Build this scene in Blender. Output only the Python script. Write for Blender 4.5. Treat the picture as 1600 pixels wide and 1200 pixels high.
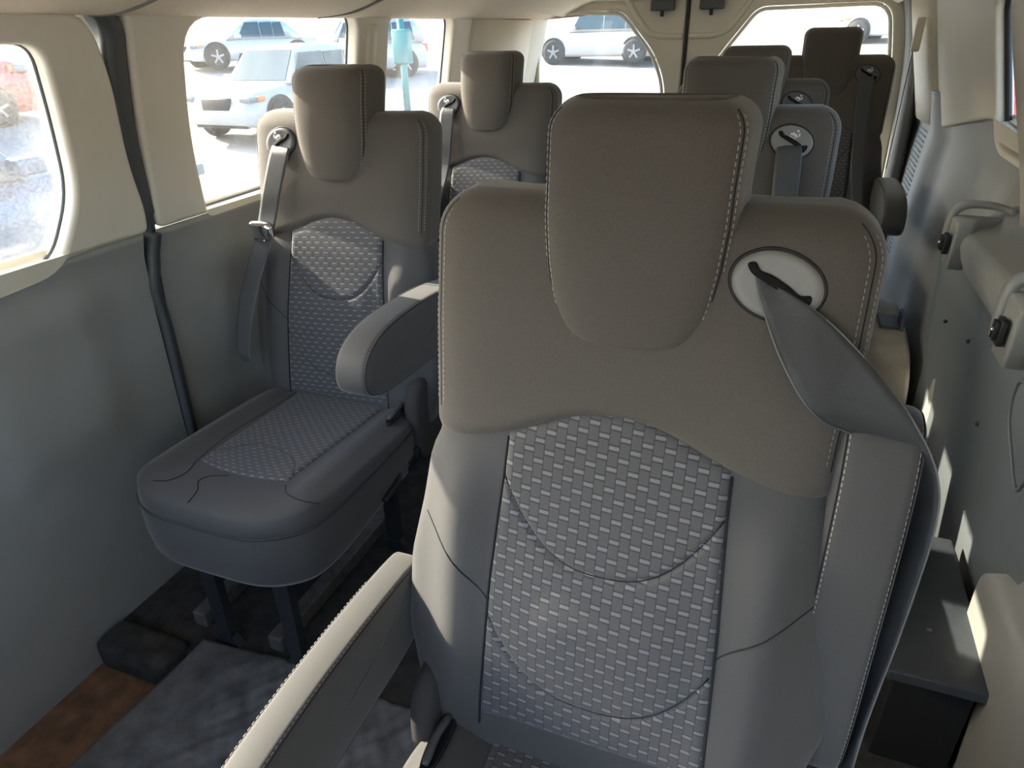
import bpy, bmesh, math, random
from mathutils import Vector, Matrix
random.seed(7)
SC = bpy.context.scene
COL = SC.collection
for o in list(bpy.data.objects):
    bpy.data.objects.remove(o)

# ------------------------------------------------------------------ camera
YAW, PITCH, ROLL, FPX = 0.3767, 0.479, -0.0248, 1064.9
EYE = Vector((0, 0, 1.45))
fw = Vector((-math.sin(YAW)*math.cos(PITCH), math.cos(YAW)*math.cos(PITCH), -math.sin(PITCH)))
rt = Vector((math.cos(YAW), math.sin(YAW), 0)); up = rt.cross(fw)
r2 = math.cos(ROLL)*rt + math.sin(ROLL)*up
u2 = -math.sin(ROLL)*rt + math.cos(ROLL)*up
cd = bpy.data.cameras.new('camera'); cam = bpy.data.objects.new('camera', cd); COL.objects.link(cam)
cd.sensor_fit = 'HORIZONTAL'; cd.sensor_width = 36; cd.lens = 36*FPX/1600
cd.clip_start = 0.02; cd.clip_end = 500
cam.matrix_world = Matrix(((r2.x, u2.x, -fw.x, EYE.x), (r2.y, u2.y, -fw.y, EYE.y), (r2.z, u2.z, -fw.z, EYE.z), (0, 0, 0, 1)))
SC.camera = cam

# ------------------------------------------------------------------ sky, sun, exposure
W = bpy.data.worlds.new('world'); SC.world = W; W.use_nodes = True
nt = W.node_tree; nt.nodes.clear()
wo = nt.nodes.new('ShaderNodeOutputWorld'); bg = nt.nodes.new('ShaderNodeBackground')
sky = nt.nodes.new('ShaderNodeTexSky'); sky.sky_type = 'NISHITA'; sky.sun_disc = False
sky.sun_elevation = math.radians(28); sky.sun_rotation = math.radians(-97); sky.air_density = 1.0; sky.dust_density = 2.0
bg.inputs['Strength'].default_value = 0.75
nt.links.new(sky.outputs[0], bg.inputs[0]); nt.links.new(bg.outputs[0], wo.inputs[0])
SUN_DIR = Vector((1.0, -0.115, -0.55)).normalized()
sd = bpy.data.lights.new('sun', 'SUN'); sd.energy = 13; sd.angle = math.radians(0.6); sd.color = (1.0, 0.88, 0.70)
sun = bpy.data.objects.new('sun', sd); COL.objects.link(sun)
sun.rotation_euler = SUN_DIR.to_track_quat('-Z', 'Y').to_euler(); sun.location = (-20, 0, 14)
SC.view_settings.view_transform = 'Standard'; SC.view_settings.look = 'None'
SC.view_settings.gamma = 1; SC.view_settings.use_curve_mapping = False
SC.view_settings.exposure = 0.50

# ------------------------------------------------------------------ helpers
def mat(name, col, rough=0.6, metal=0.0, noise=0.0, nscale=40, bump=0.0, bscale=300, sheen=0.0, spec=0.5, coat=0.0):
    m = bpy.data.materials.new(name); m.use_nodes = True
    n = m.node_tree; b = n.nodes['Principled BSDF']
    b.inputs['Base Color'].default_value = (*col, 1); b.inputs['Roughness'].default_value = rough
    b.inputs['Metallic'].default_value = metal; b.inputs['Specular IOR Level'].default_value = spec
    b.inputs['Coat Weight'].default_value = coat
    if sheen:
        b.inputs['Sheen Weight'].default_value = sheen; b.inputs['Sheen Roughness'].default_value = 0.4
    tc = n.nodes.new('ShaderNodeTexCoord')
    if noise:
        t = n.nodes.new('ShaderNodeTexNoise'); t.inputs['Scale'].default_value = nscale; t.inputs['Detail'].default_value = 5
        n.links.new(tc.outputs['Object'], t.inputs['Vector'])
        r = n.nodes.new('ShaderNodeMapRange'); r.inputs['To Min'].default_value = 1-noise; r.inputs['To Max'].default_value = 1+noise
        r.inputs['From Min'].default_value = .25; r.inputs['From Max'].default_value = .75
        n.links.new(t.outputs['Fac'], r.inputs['Value'])
        mx = n.nodes.new('ShaderNodeMix'); mx.data_type = 'RGBA'; mx.blend_type = 'MULTIPLY'; mx.inputs[0].default_value = 1
        mx.inputs[6].default_value = (*col, 1)
        n.links.new(r.outputs[0], mx.inputs[7]); n.links.new(mx.outputs[2], b.inputs['Base Color'])
    if bump:
        t = n.nodes.new('ShaderNodeTexNoise'); t.inputs['Scale'].default_value = bscale; t.inputs['Detail'].default_value = 3
        n.links.new(tc.outputs['Object'], t.inputs['Vector'])
        bp = n.nodes.new('ShaderNodeBump'); bp.inputs['Strength'].default_value = bump; bp.inputs['Distance'].default_value = 0.002
        n.links.new(t.outputs['Fac'], bp.inputs['Height']); n.links.new(bp.outputs[0], b.inputs['Normal'])
    return m

def glass(name, dust=0.12, tint=(0.95, 0.97, 0.97), scale=9):
    m = bpy.data.materials.new(name); m.use_nodes = True; n = m.node_tree; n.nodes.clear()
    out = n.nodes.new('ShaderNodeOutputMaterial'); tr = n.nodes.new('ShaderNodeBsdfTransparent'); tr.inputs[0].default_value = (*tint, 1)
    gl = n.nodes.new('ShaderNodeBsdfGlossy'); gl.inputs['Roughness'].default_value = 0.02
    df = n.nodes.new('ShaderNodeBsdfDiffuse'); df.inputs[0].default_value = (.8, .8, .77, 1)
    tl = n.nodes.new('ShaderNodeBsdfTranslucent'); tl.inputs[0].default_value = (.85, .84, .8, 1)
    md = n.nodes.new('ShaderNodeMixShader'); md.inputs[0].default_value = .75
    n.links.new(df.outputs[0], md.inputs[1]); n.links.new(tl.outputs[0], md.inputs[2])
    tc = n.nodes.new('ShaderNodeTexCoord'); t = n.nodes.new('ShaderNodeTexNoise'); t.inputs['Scale'].default_value = scale; t.inputs['Detail'].default_value = 8
    t2 = n.nodes.new('ShaderNodeTexNoise'); t2.inputs['Scale'].default_value = 170; t2.inputs['Detail'].default_value = 2
    n.links.new(tc.outputs['Object'], t.inputs['Vector']); n.links.new(tc.outputs['Object'], t2.inputs['Vector'])
    mu = n.nodes.new('ShaderNodeMath'); mu.operation = 'MULTIPLY'; n.links.new(t.outputs['Fac'], mu.inputs[0]); n.links.new(t2.outputs['Fac'], mu.inputs[1])
    r = n.nodes.new('ShaderNodeMapRange'); r.inputs['From Min'].default_value = .12; r.inputs['From Max'].default_value = .42
    r.inputs['To Min'].default_value = dust*.45; r.inputs['To Max'].default_value = min(1, dust*1.9)
    n.links.new(mu.outputs[0], r.inputs['Value'])
    m1 = n.nodes.new('ShaderNodeMixShader'); n.links.new(r.outputs[0], m1.inputs[0]); n.links.new(tr.outputs[0], m1.inputs[1]); n.links.new(md.outputs[0], m1.inputs[2])
    m2 = n.nodes.new('ShaderNodeMixShader'); m2.inputs[0].default_value = .04; n.links.new(m1.outputs[0], m2.inputs[1]); n.links.new(gl.outputs[0], m2.inputs[2])
    n.links.new(m2.outputs[0], out.inputs[0])
    return m

def weave():
    m = bpy.data.materials.new('woven_insert'); m.use_nodes = True; n = m.node_tree; b = n.nodes['Principled BSDF']
    b.inputs['Roughness'].default_value = .75; b.inputs['Sheen Weight'].default_value = .25
    uv = n.nodes.new('ShaderNodeUVMap'); uv.uv_map = 'UVMap'; sp = n.nodes.new('ShaderNodeSeparateXYZ'); n.links.new(uv.outputs[0], sp.inputs[0])
    def M(op, a, bb=None, c=None):
        x = n.nodes.new('ShaderNodeMath'); x.operation = op
        for i, v in enumerate((a, bb, c)):
            if v is None: continue
            if isinstance(v, (int, float)): x.inputs[i].default_value = v
            else: n.links.new(v, x.inputs[i])
        return x.outputs[0]
    U = M('DIVIDE', sp.outputs[0], .0285); V = M('DIVIDE', sp.outputs[1], .0135)
    row = M('FLOOR', V); par = M('FLOORED_MODULO', row, 2)
    U2 = M('ADD', U, M('MULTIPLY', par, .5))
    fu = M('ABSOLUTE', M('SUBTRACT', M('FRACT', U2), .5)); fv = M('ABSOLUTE', M('SUBTRACT', M('FRACT', V), .5))
    def soft(x, lim, w):   # 1 inside
        r = n.nodes.new('ShaderNodeMapRange'); r.interpolation_type = 'SMOOTHSTEP'
        r.inputs['From Min'].default_value = lim+w; r.inputs['From Max'].default_value = lim-w
        n.links.new(x, r.inputs['Value']); return r.outputs[0]
    dash = M('MULTIPLY', soft(fu, .235, .015), soft(fv, .17, .06))
    dark_v = M('MULTIPLY', soft(M('ABSOLUTE', M('SUBTRACT', fu, .25)), .018, .012), 1.0)
    dark_h = M('MULTIPLY', soft(fu, .25, .01), soft(M('ABSOLUTE', M('SUBTRACT', fv, .28)), .045, .04))
    dark = M('MAXIMUM', dark_v, dark_h)
    tn = n.nodes.new('ShaderNodeTexNoise'); tn.inputs['Scale'].default_value = 1800; n.links.new(uv.outputs[0], tn.inputs['Vector'])
    def mix(f, c1, c2, mode='MIX'):
        x = n.nodes.new('ShaderNodeMix'); x.data_type = 'RGBA'; x.blend_type = mode
        if isinstance(f, (int, float)): x.inputs[0].default_value = f
        else: n.links.new(f, x.inputs[0])
        for i, c in ((6, c1), (7, c2)):
            if isinstance(c, tuple): x.inputs[i].default_value = c
            else: n.links.new(c, x.inputs[i])
        return x.outputs[2]
    c = mix(dark, (.100, .098, .103, 1), (.043, .043, .048, 1))
    c = mix(dash, c, (.215, .215, .23, 1))
    c = mix(.5, c, tn.outputs['Fac'], 'OVERLAY')
    n.links.new(c, b.inputs['Base Color'])
    h = M('SUBTRACT', M('MULTIPLY', dash, .6), dark)
    bp = n.nodes.new('ShaderNodeBump'); bp.inputs['Strength'].default_value = .5; bp.inputs['Distance'].default_value = .0012
    n.links.new(h, bp.inputs['Height']); n.links.new(bp.outputs[0], b.inputs['Normal'])
    return m

M_ = dict(
    fabric=mat('seat_fabric_lit', (.125, .111, .098), .8, noise=.10, nscale=420, bump=.25, bscale=1400, sheen=.35, spec=.25),  # same fabric as the bolsters; the warmer, lighter tone paints its light
    bolster=mat('seat_fabric_shaded', (.088, .086, .086), .62, noise=.06, nscale=420, bump=.15, bscale=1400, sheen=.3, spec=.35),  # same seat fabric, smoother; the cooler, darker tone paints its shade
    skirt=mat('seat_skirt', (.070, .065, .064), .85, noise=.08, nscale=300, bump=.2, bscale=900, spec=.2),
    weave=weave(),
    seam=mat('dark_seam_thread', (.018, .018, .02), .9),  # dark cord laid along the seams
    stitch=mat('stitch_thread', (.42, .40, .37), .7),
    belt=mat('belt_webbing', (.075, .078, .082), .33, noise=.1, nscale=900, bump=.5, bscale=1100, spec=.5),
    beltedge=mat('belt_edge', (.20, .20, .20), .5),
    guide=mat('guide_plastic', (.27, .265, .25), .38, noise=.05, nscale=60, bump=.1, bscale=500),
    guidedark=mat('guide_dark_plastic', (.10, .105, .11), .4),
    black=mat('black_plastic', (.015, .015, .017), .5),
    void=mat('flat_black', (.006, .006, .006), .9),  # near-black, paints the dark inside the belt slot; box base shares it
    steel=mat('painted_black_steel', (.035, .037, .042), .45, metal=.3, noise=.2, nscale=30),
    rail=mat('worn_steel_rail', (.16, .155, .15), .5, metal=.5, noise=.35, nscale=35),
    chrome=mat('chrome', (.85, .85, .86), .12, metal=1),
    white=mat('white_print', (.8, .8, .8), .6),
    beige=mat('beige_trim', (.80, .75, .63), .55, noise=.03, nscale=6, bump=.12, bscale=500),
    headl=mat('headliner', (.80, .70, .56), .9, noise=.04, nscale=60, bump=.2, bscale=500),
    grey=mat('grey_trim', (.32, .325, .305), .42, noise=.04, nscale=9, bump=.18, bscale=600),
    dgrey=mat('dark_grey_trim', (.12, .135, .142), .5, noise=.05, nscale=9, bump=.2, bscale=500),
    gasket=mat('rubber_gasket', (.09, .10, .105), .42),
    doorrim=mat('door_rim_grey', (.22, .22, .20), .6),
    mat_=mat('rubber_floor_mat', (.11, .112, .115), .55, noise=.45, nscale=18, bump=1.0, bscale=45),
    carpet=mat('dusty_black_carpet', (.035, .033, .03), .95, noise=.6, nscale=22, bump=.8, bscale=160),
    rust=mat('rusty_brown_sill', (.16, .085, .045), .8, noise=.5, nscale=20, bump=.4, bscale=80),
    board=mat('blue_black_board', (.040, .046, .054), .45, noise=.15, nscale=30),
    arch=mat('tan_wheel_arch', (.46, .42, .34), .7, noise=.15, nscale=14, bump=.3, bscale=120),
    ground=mat('pale_paving', (.30, .285, .255), .9, noise=.12, nscale=.6, bump=.3, bscale=6),
    hill=mat('dry_scrub', (.42, .38, .30), .95, noise=.5, nscale=.8, bump=.3, bscale=2),
    carwhite=mat('white_car_paint', (.42, .42, .41), .25, coat=.6),
    carblue=mat('blue_grey_car_paint', (.10, .14, .20), .3, coat=.5),
    carred=mat('red_car_paint', (.45, .03, .03), .3, coat=.5),
    carsilver=mat('silver_car_paint', (.50, .53, .56), .28, metal=.2, coat=.5),
    carglass=mat('car_glass', (.05, .09, .11), .2, spec=.3),
    tyre=mat('tyre_rubber', (.03, .03, .03), .8),
    rim=mat('alloy_rim', (.30, .30, .31), .35, metal=.7),
    lamp=mat('car_lamp', (.18, .20, .22), .15, spec=.8),
    amber=mat('amber_lamp', (.7, .25, .10), .3),
    redlamp=mat('red_lamp', (.6, .04, .03), .3),
    teal=mat('teal_paint', (.05, .22, .22), .5),
    tan=mat('tan_box', (.42, .32, .18), .8),
)
GL = {'w1': glass('dusty_glass_door', .045), 'w2': glass('dusty_glass', .018), 'clean': glass('lightly_dusty_glass', .03)}

def link(name, me, m, parent=None, smooth=True):
    o = bpy.data.objects.new(name, me); COL.objects.link(o)
    if m is not None:
        me.materials.clear(); me.materials.append(m)
    if smooth:
        me.polygons.foreach_set('use_smooth', [True]*len(me.polygons))
    if parent is not None: o.parent = parent
    return o

def build(name, bm, m, parent=None, smooth=True, fix=True):
    if fix: bmesh.ops.recalc_face_normals(bm, faces=bm.faces[:])
    me = bpy.data.meshes.new(name); bm.to_mesh(me); bm.free()
    return link(name, me, m, parent, smooth)

def tag(o, label=None, cat=None, group=None, kind=None):
    if label: o['label'] = label
    if cat: o['category'] = cat
    if group: o['group'] = group
    if kind: o['kind'] = kind
    return o

def empty(name, loc=(0, 0, 0), rz=0):
    o = bpy.data.objects.new(name, None); COL.objects.link(o); o.location = loc; o.rotation_euler = (0, 0, rz); o.empty_display_size = .1
    return o

def sgnp(c, p): return math.copysign(abs(c)**p, c)
def lerp(a, b, t): return a+(b-a)*t
def sstep(a, b, x):
    t = max(0, min(1, (x-a)/(b-a))); return t*t*(3-2*t)
def interp(tab, x):
    if x <= tab[0][0]: return tab[0][1]
    for (a, va), (b, vb) in zip(tab, tab[1:]):
        if x <= b:
            return lerp(va, vb, (x-a)/(b-a))
    return tab[-1][1]
def crom(pts, n=10, closed=False):
    pts = [Vector(p) for p in pts]; out = []; N = len(pts)
    rng = range(N if closed else N-1)
    for i in rng:
        if closed: p0, p1, p2, p3 = pts[(i-1) % N], pts[i], pts[(i+1) % N], pts[(i+2) % N]
        else: p0, p1, p2, p3 = pts[max(i-1, 0)], pts[i], pts[i+1], pts[min(i+2, N-1)]
        for k in range(n):
            t = k/n
            out.append(.5*((2*p1)+(-p0+p2)*t+(2*p0-5*p1+4*p2-p3)*t*t+(-p0+3*p1-3*p2+p3)*t*t*t))
    if not closed: out.append(pts[-1])
    return out

def loft(bm, rings, cap=True, closed=True):
    vr = [[bm.verts.new(p) for p in r] for r in rings]
    n = len(rings[0])
    for a, b in zip(vr, vr[1:]):
        for i in range(n if closed else n-1):
            j = (i+1) % n
            bm.faces.new((a[i], a[j], b[j], b[i]))
    if cap:
        for r in (vr[0], vr[-1]):
            c = bm.verts.new(sum((v.co for v in r), Vector())/n)
            for i in range(n): bm.faces.new((r[i], r[(i+1) % n], c))
    return vr

def tube(bm, pts, r, n=8, cap=True):
    pts = [Vector(p) for p in pts]; rings = []; prev = None
    for i, p in enumerate(pts):
        t = (pts[min(i+1, len(pts)-1)]-pts[max(i-1, 0)]).normalized()
        if prev is None:
            a = Vector((0, 0, 1)) if abs(t.z) < .9 else Vector((1, 0, 0)); nrm = t.cross(a).normalized()
        else:
            nrm = (prev - t*prev.dot(t)).normalized()
        prev = nrm; b = t.cross(nrm)
        rr = r[i] if isinstance(r, (list, tuple)) else r
        rings.append([p+rr*(math.cos(2*math.pi*k/n)*nrm+math.sin(2*math.pi*k/n)*b) for k in range(n)])
    loft(bm, rings, cap)

def box(bm, lo, hi, bev=0, seg=2, mtx=None):
    lo = Vector(lo); hi = Vector(hi)
    r = bmesh.ops.create_cube(bm, size=1)
    for v in r['verts']:
        v.co = Vector(((lo[k]+hi[k])/2+(v.co[k])*(hi[k]-lo[k]) for k in range(3)))
    if bev:
        es = list({e for v in r['verts'] for e in v.link_edges})
        q = bmesh.ops.bevel(bm, geom=es, offset=bev, segments=seg, profile=.5, affect='EDGES')
        vs = q['verts']
    else: vs = r['verts']
    if mtx is not None:
        if bev: vs = [v for v in bm.verts if v in set(vs)]
        for v in vs: v.co = mtx @ v.co
    return vs

def boxobj(name, lo, hi, m, parent=None, bev=.004, smooth=False, seg=2):
    bm = bmesh.new(); box(bm, lo, hi, bev, seg); return build(name, bm, m, parent, smooth)

def rounded(pts, rad, n=6):
    """polygon (2D) with rounded corners; rad float or list"""
    out = []; N = len(pts)
    for i in range(N):
        p = Vector(pts[i]); a = Vector(pts[i-1])-p; b = Vector(pts[(i+1) % N])-p
        r = rad[i] if isinstance(rad, (list, tuple)) else rad
        r = min(r, a.length*.49, b.length*.49)
        if r < 1e-5: out.append(p); continue
        A = p+a.normalized()*r; B = p+b.normalized()*r
        for k in range(n+1):
            t = k/n; out.append((1-t)**2*A+2*t*(1-t)*p+t*t*B)
    return out

def plate(name, outline, holes, thick, bev, place, m, parent=None):
    """flat panel with holes: outline lists of 2D points; place(a,b,c)->3D"""
    cu = bpy.data.curves.new(name+'_c', 'CURVE'); cu.dimensions = '2D'; cu.fill_mode = 'BOTH'
    cu.extrude = max(thick/2-bev, 0.0001); cu.bevel_depth = bev; cu.bevel_resolution = 2; cu.offset = -bev
    for poly in [outline]+holes:
        s = cu.splines.new('POLY'); s.points.add(len(poly)-1)
        for i, p in enumerate(poly): s.points[i].co = (p[0], p[1], 0, 1)
        s.use_cyclic_u = True
    t = bpy.data.objects.new(name+'_t', cu); COL.objects.link(t)
    dg = bpy.context.evaluated_depsgraph_get(); dg.update()
    me = bpy.data.meshes.new_from_object(t.evaluated_get(dg)); bpy.data.objects.remove(t); bpy.data.curves.remove(cu)
    for v in me.vertices: v.co = place(v.co.x, v.co.y, v.co.z)
    bm = bmesh.new(); bm.from_mesh(me); bmesh.ops.remove_doubles(bm, verts=bm.verts[:], dist=1e-5); bpy.data.meshes.remove(me)
    o = build(name, bm, m, parent, smooth=False)
    return o

def sheet(bm, P, nu, nv):
    g = [[bm.verts.new(P(i/nu, j/nv)) for i in range(nu+1)] for j in range(nv+1)]
    for j in range(nv):
        for i in range(nu):
            bm.faces.new((g[j][i], g[j][i+1], g[j+1][i+1], g[j+1][i]))
    return g

def dashes(bm, pts, nrm, w=.0013, dl=.005, gap=.0032, lift=.0009):
    """row of thread dashes along a polyline; nrm(p) outward normal"""
    pts = [Vector(p) for p in pts]; acc = 0; i = 0; pos = 0
    L = [0]
    for a, b in zip(pts, pts[1:]): L.append(L[-1]+(b-a).length)
    def at(s):
        k = 0
        while k < len(L)-2 and L[k+1] < s: k += 1
        return pts[k].lerp(pts[k+1], (s-L[k])/max(L[k+1]-L[k], 1e-9))
    s = 0
    while s+dl < L[-1]:
        a = at(s); b = at(s+dl); t = (b-a).normalized(); n = nrm((a+b)/2).normalized(); x = t.cross(n)*w/2
        a += n*lift; b += n*lift; c = (a+b)/2+n*.0006
        q = [bm.verts.new(p) for p in (a-x, a+x, c+x, b+x, b-x, c-x)]
        bm.faces.new((q[0], q[1], q[2], q[5])); bm.faces.new((q[5], q[2], q[3], q[4]))
        s += dl+gap

# ------------------------------------------------------------------ room shell (van body)
ZB = 1.02
nl = Vector((1, 0, -.2)).normalized(); ul = Vector((.2, 0, 1)).normalized()
def left_place(a, b, c): return Vector((-1.5, 0, ZB))+Vector((0, a, 0))+ul*((b-ZB)*1.0198)+nl*c    # b given as world z
nr = Vector((-1, 0, -.25)).normalized(); ur = Vector((-.25, 0, 1)).normalized()
def right_place(a, b, c): return Vector((.62, 0, ZB))+Vector((0, a, 0))+ur*((b-ZB)*1.0308)+nr*c

W1 = rounded([(-.2, 1.445), (1.075, 1.445), (1.092, 1.30), (1.10, 1.14), (1.03, .995), (.90, .985), (-.2, .93)], [.1, .045, .1, .06, .06, .2, .1])
W2 = rounded([(1.452, 1.494), (2.232, 1.500), (2.232, 1.02), (1.495, 1.012), (1.452, 1.22)], [.10, .05, .08, .02, .1])
W3 = rounded([(2.435, 1.498), (2.985, 1.501), (3.0, 1.02), (2.46, 1.02)], .05)

# sliding door trim and its window
st = tag(plate('wall_left_door_trim', rounded([(-.9, 1.505), (1.19, 1.505), (1.232, 1.38), (1.25, 1.19), (1.283, 1.07), (1.283, 1.008), (-.9, 1.008)], [.02, .09, .15, .1, .04, .02, .02]), [W1], .05, .012, lambda a, b, c: left_place(a, b if b > 1.03 or a > .98 else b, c-.02), M_['beige']), kind='structure')
st.name = 'wall_left_front'
# pillar panel with windows 2 and 3 up to the rear post
pil = tag(plate('wall_left', rounded([(1.290, 1.50), (1.30, 1.52), (4.25, 1.56), (4.25, 1.012), (1.312, 1.010), (1.312, 1.09), (1.292, 1.26)], [.02, .01, .01, .01, .03, .1, .1]), [W2, W3], .05, .012, lambda a, b, c: left_place(a, b, c-.02), M_['beige']), kind='structure')

def pane(name, outline, place, gm, d=-.05):
    o = plate(name, outline, [], .004, .0, lambda a, b, c: place(a, b, c+d), gm)
    return tag(o, kind='structure')
def grow(poly, g):
    c = sum((Vector(p) for p in poly), Vector((0, 0)))/len(poly)
    return [Vector(p)+(Vector(p)-c).normalized()*g for p in poly]
pane('window_1', grow(W1, .03), left_place, GL['w1'])
pane('window_2', grow(W2, .03), left_place, GL['w2'])
pane('window_3', grow(W3, .03), left_place, GL['w2'])
def ringseal(name, outline, place, r, d, m):
    bm = bmesh.new(); pts = [place(p[0], p[1], d) for p in outline]; tube(bm, pts+[pts[0], pts[1]], r, 6, False)
    return tag(build(name, bm, m), kind='structure')
ringseal('trim_1', grow(W1, .002), left_place, .006, -.030, M_['gasket'])
ringseal('trim_2', grow(W2, .002), left_place, .005, -.040, M_['gasket'])
ringseal('trim_3', grow(W3, .002), left_place, .005, -.040, M_['gasket'])
# raised pillar rib between windows 2 and 3
bm = bmesh.new()
loft(bm, [[left_place(2.315+dx, z, c) for dx, c in ((-.035, .0), (-.022, .016), (.022, .016), (.035, 0), (.03, -.01), (-.03, -.01))] for z in (1.03, 1.2, 1.35, 1.44, 1.48)])
tag(build('trim_4', bm, M_['beige']), kind='structure')
bm = bmesh.new()
loft(bm, [[left_place(3.42+dx, z, c) for dx, c in ((-.26, .0), (-.24, .02), (.24, .03), (.5, .03), (.5, -.01), (-.24, -.01))] for z in (1.03, 1.2, 1.35, 1.5)])
tag(build('trim_5', bm, M_['beige']), kind='structure')

# lower left wall: section x(z), relief on the door side
def lowleft(y, z):
    x = interp([(-.3, -1.56), (0, -1.555), (.3, -1.545), (.8, -1.53), (.95, -1.515), (1.0, -1.500), (1.03, -1.492)], z)
    if y < 1.25:
        q = sstep(.72, .82, y)*(1-sstep(1.02, 1.16, y-.0*(z)))
        x += .020*q*sstep(.45, .6, z)*(1-sstep(.86, .98, z))
        x += .030*(1-sstep(.45, .95, y+ (z-.7)*.6))*sstep(.55, .75, z)*(1-sstep(.80, .93, z))
    else:
        x += .018*sstep(1.36, 1.52, y)*sstep(.50, .70, z)*(1-sstep(.86, .99, z))
    return x
def lowwall(y0, y1, f):
    bm = bmesh.new(); zs = [lerp(-.25, 1.012, k/60) for k in range(61)]; rings = []
    for i in range(91):
        y = lerp(y0, y1, i/90); a = [Vector((f(y, z), y, z)) for z in zs]
        rings.append(a+[Vector((-1.60, y, z)) for z in (.96, -.25)])
    loft(bm, rings, cap=False); bm.faces.new([bm.verts[0]]*0) if 0 else None
    return bm
tag(build('wall_left_lower_front', lowwall(-.9, 1.262, lowleft), M_['grey']), kind='structure')
tag(build('wall_left_lower', lowwall(1.302, 4.25, lowleft), M_['grey']), kind='structure')
# dark door gasket: follows the pillar then runs down the wall
bm = bmesh.new()
path = crom([(1.21, 1.53), (1.262, 1.475), (1.262, 1.40), (1.264, 1.25), (1.282, 1.12), (1.297, 1.04), (1.298, 1.00), (1.288, .93), (1.276, .86), (1.285, .74), (1.283, .5), (1.283, .2), (1.283, -.1)], 8)
def strip_x(z): return (-1.5+.2*(z-ZB)-.012) if z > 1.0 else lowleft(1.29, z)+.004
rings = []
for p in path:
    y, z = p.x, p.y; w = .030 if z > 1.05 else .017
    x = strip_x(z); rings.append([Vector((x-.03, y-w, z)), Vector((x+.002, y-w, z)), Vector((x+.016, y-w*.5, z)), Vector((x+.006, y-w*.1, z)), Vector((x+.012, y+w*.45, z)), Vector((x+.0, y+w, z)), Vector((x-.03, y+w, z))])
loft(bm, rings)
tag(build('trim_6', bm, M_['gasket']), kind='structure')
# backing behind the seam so no daylight leaks
tag(boxobj('wall_left_backing', (-1.600, 1.215, -.3), (-1.565, 1.36, 1.56), M_['dgrey'], bev=0), kind='structure')
tag(boxobj('wall_left_outer', (-1.70, -.95, -.5), (-1.665, 1.05, .93), M_['carwhite'], bev=0), kind='structure')  # outer skin boxes, added to stop sun leaking through the lower walls
tag(boxobj('wall_left_outer_rear', (-1.70, 1.05, -.5), (-1.61, 4.3, .985), M_['carwhite'], bev=0), kind='structure')
tag(boxobj('wall_right_outer', (.80, -.95, -.5), (.84, 4.3, 1.04), M_['carwhite'], bev=0), kind='structure')

# right wall
WR = rounded([(1.20, 1.52), (2.572, 1.50), (2.552, 1.30), (2.54, 1.13), (2.48, 1.105), (1.20, 1.105)], [.05, .05, .1, .05, .03, .05])
tag(plate('wall_right', rounded([(-.9, 1.58), (4.25, 1.58), (4.25, 1.03), (3.62, 1.035), (3.50, 1.045), (2.7, 1.165), (2.58, 1.175), (-.9, 1.09)], .02), [WR], .05, .012, lambda a, b, c: right_place(a, b, c-.012), M_['beige']), kind='structure')
pane('window_4', grow(WR, .03), right_place, GL['clean'])
ringseal('trim_7', grow(WR, -.004), right_place, .010, -.02, M_['black'])
# proud pillar cover in front of the right window and a soft rib further back
bm = bmesh.new()
loft(bm, [[right_place(lerp(1.86, 1.97, sstep(1.10, 1.5, z))-.06+dx, z, c) for dx, c in ((-.16, .0), (-.13, .09), (.03, .10), (.06, .07), (.065, .0), (.0, -.02), (-.12, -.02))] for z in (1.06, 1.10, 1.14, 1.2, 1.3, 1.4, 1.5, 1.58)])
tag(build('trim_8', bm, M_['beige']), kind='structure')
bm = bmesh.new()
loft(bm, [[right_place(3.75+dx, z, c) for dx, c in ((-.17, .0), (-.11, .045), (.15, .06), (.6, .05), (.6, -.01), (-.12, -.01))] for z in (1.05, 1.2, 1.35, 1.58)])
tag(build('trim_9', bm, M_['beige']), kind='structure')

def rx(y, z):
    """inner face of the lower right trim"""
    base = interp([(-.3, .60), (.3, .60), (.6, .60), (.9, .615), (1.0, .625), (1.2, .585)], z)
    if y > 2.28:
        k = sstep(2.28, 2.62, y)
        # curved recess then rear quarter bulge
        base2 = base - .055*sstep(3.45, 3.62, y) + .01
        return lerp(base-.05*(1-sstep(.9, 1.1, z)), base2, k)
    return base
bm = bmesh.new(); rings = []
for i in range(161):
    y = lerp(-.9, 4.25, i/160); rings.append([Vector((rx(y, z), y, z)) for z in [lerp(-.05, 1.18, k/70) for k in range(71)]]+[Vector((.66, y, 1.14)), Vector((.72, y, .9)), Vector((.72, y, -.05))])
loft(bm, rings, cap=False)
tag(build('wall_right_lower', bm, M_['grey']), kind='structure')
# shelf ledge along the right wall
def ledge_ring(y, k=1.0):
    sec = [(.63, 1.00), (.60, .992), (.570, .975), (.545, .957), (.50, .952), (.482, .948), (.470, .935), (.466, .915), (.476, .88), (.492, .845), (.498, .838), (.54, .836), (.63, .84)]
    c = (.62, .9)
    return [Vector((lerp(c[0], x, k), y, lerp(c[1], z, k*.6+.4))) for x, z in sec]
bm = bmesh.new()
loft(bm, [ledge_ring(y) for y in (-.9, 0, .6, 1.2, 1.6, 2.0, 2.16)]+[ledge_ring(2.22, .97), ledge_ring(2.27, .85), ledge_ring(2.30, .6), ledge_ring(2.31, .2)])
tag(build('trim_10', bm, M_['grey']), kind='structure')
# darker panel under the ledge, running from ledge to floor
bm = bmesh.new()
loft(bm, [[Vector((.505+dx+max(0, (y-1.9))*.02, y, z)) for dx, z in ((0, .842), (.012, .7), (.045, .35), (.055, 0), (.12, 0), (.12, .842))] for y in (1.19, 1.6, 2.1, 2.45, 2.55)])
tag(build('wall_right_panel', bm, M_['dgrey']), kind='structure')
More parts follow.
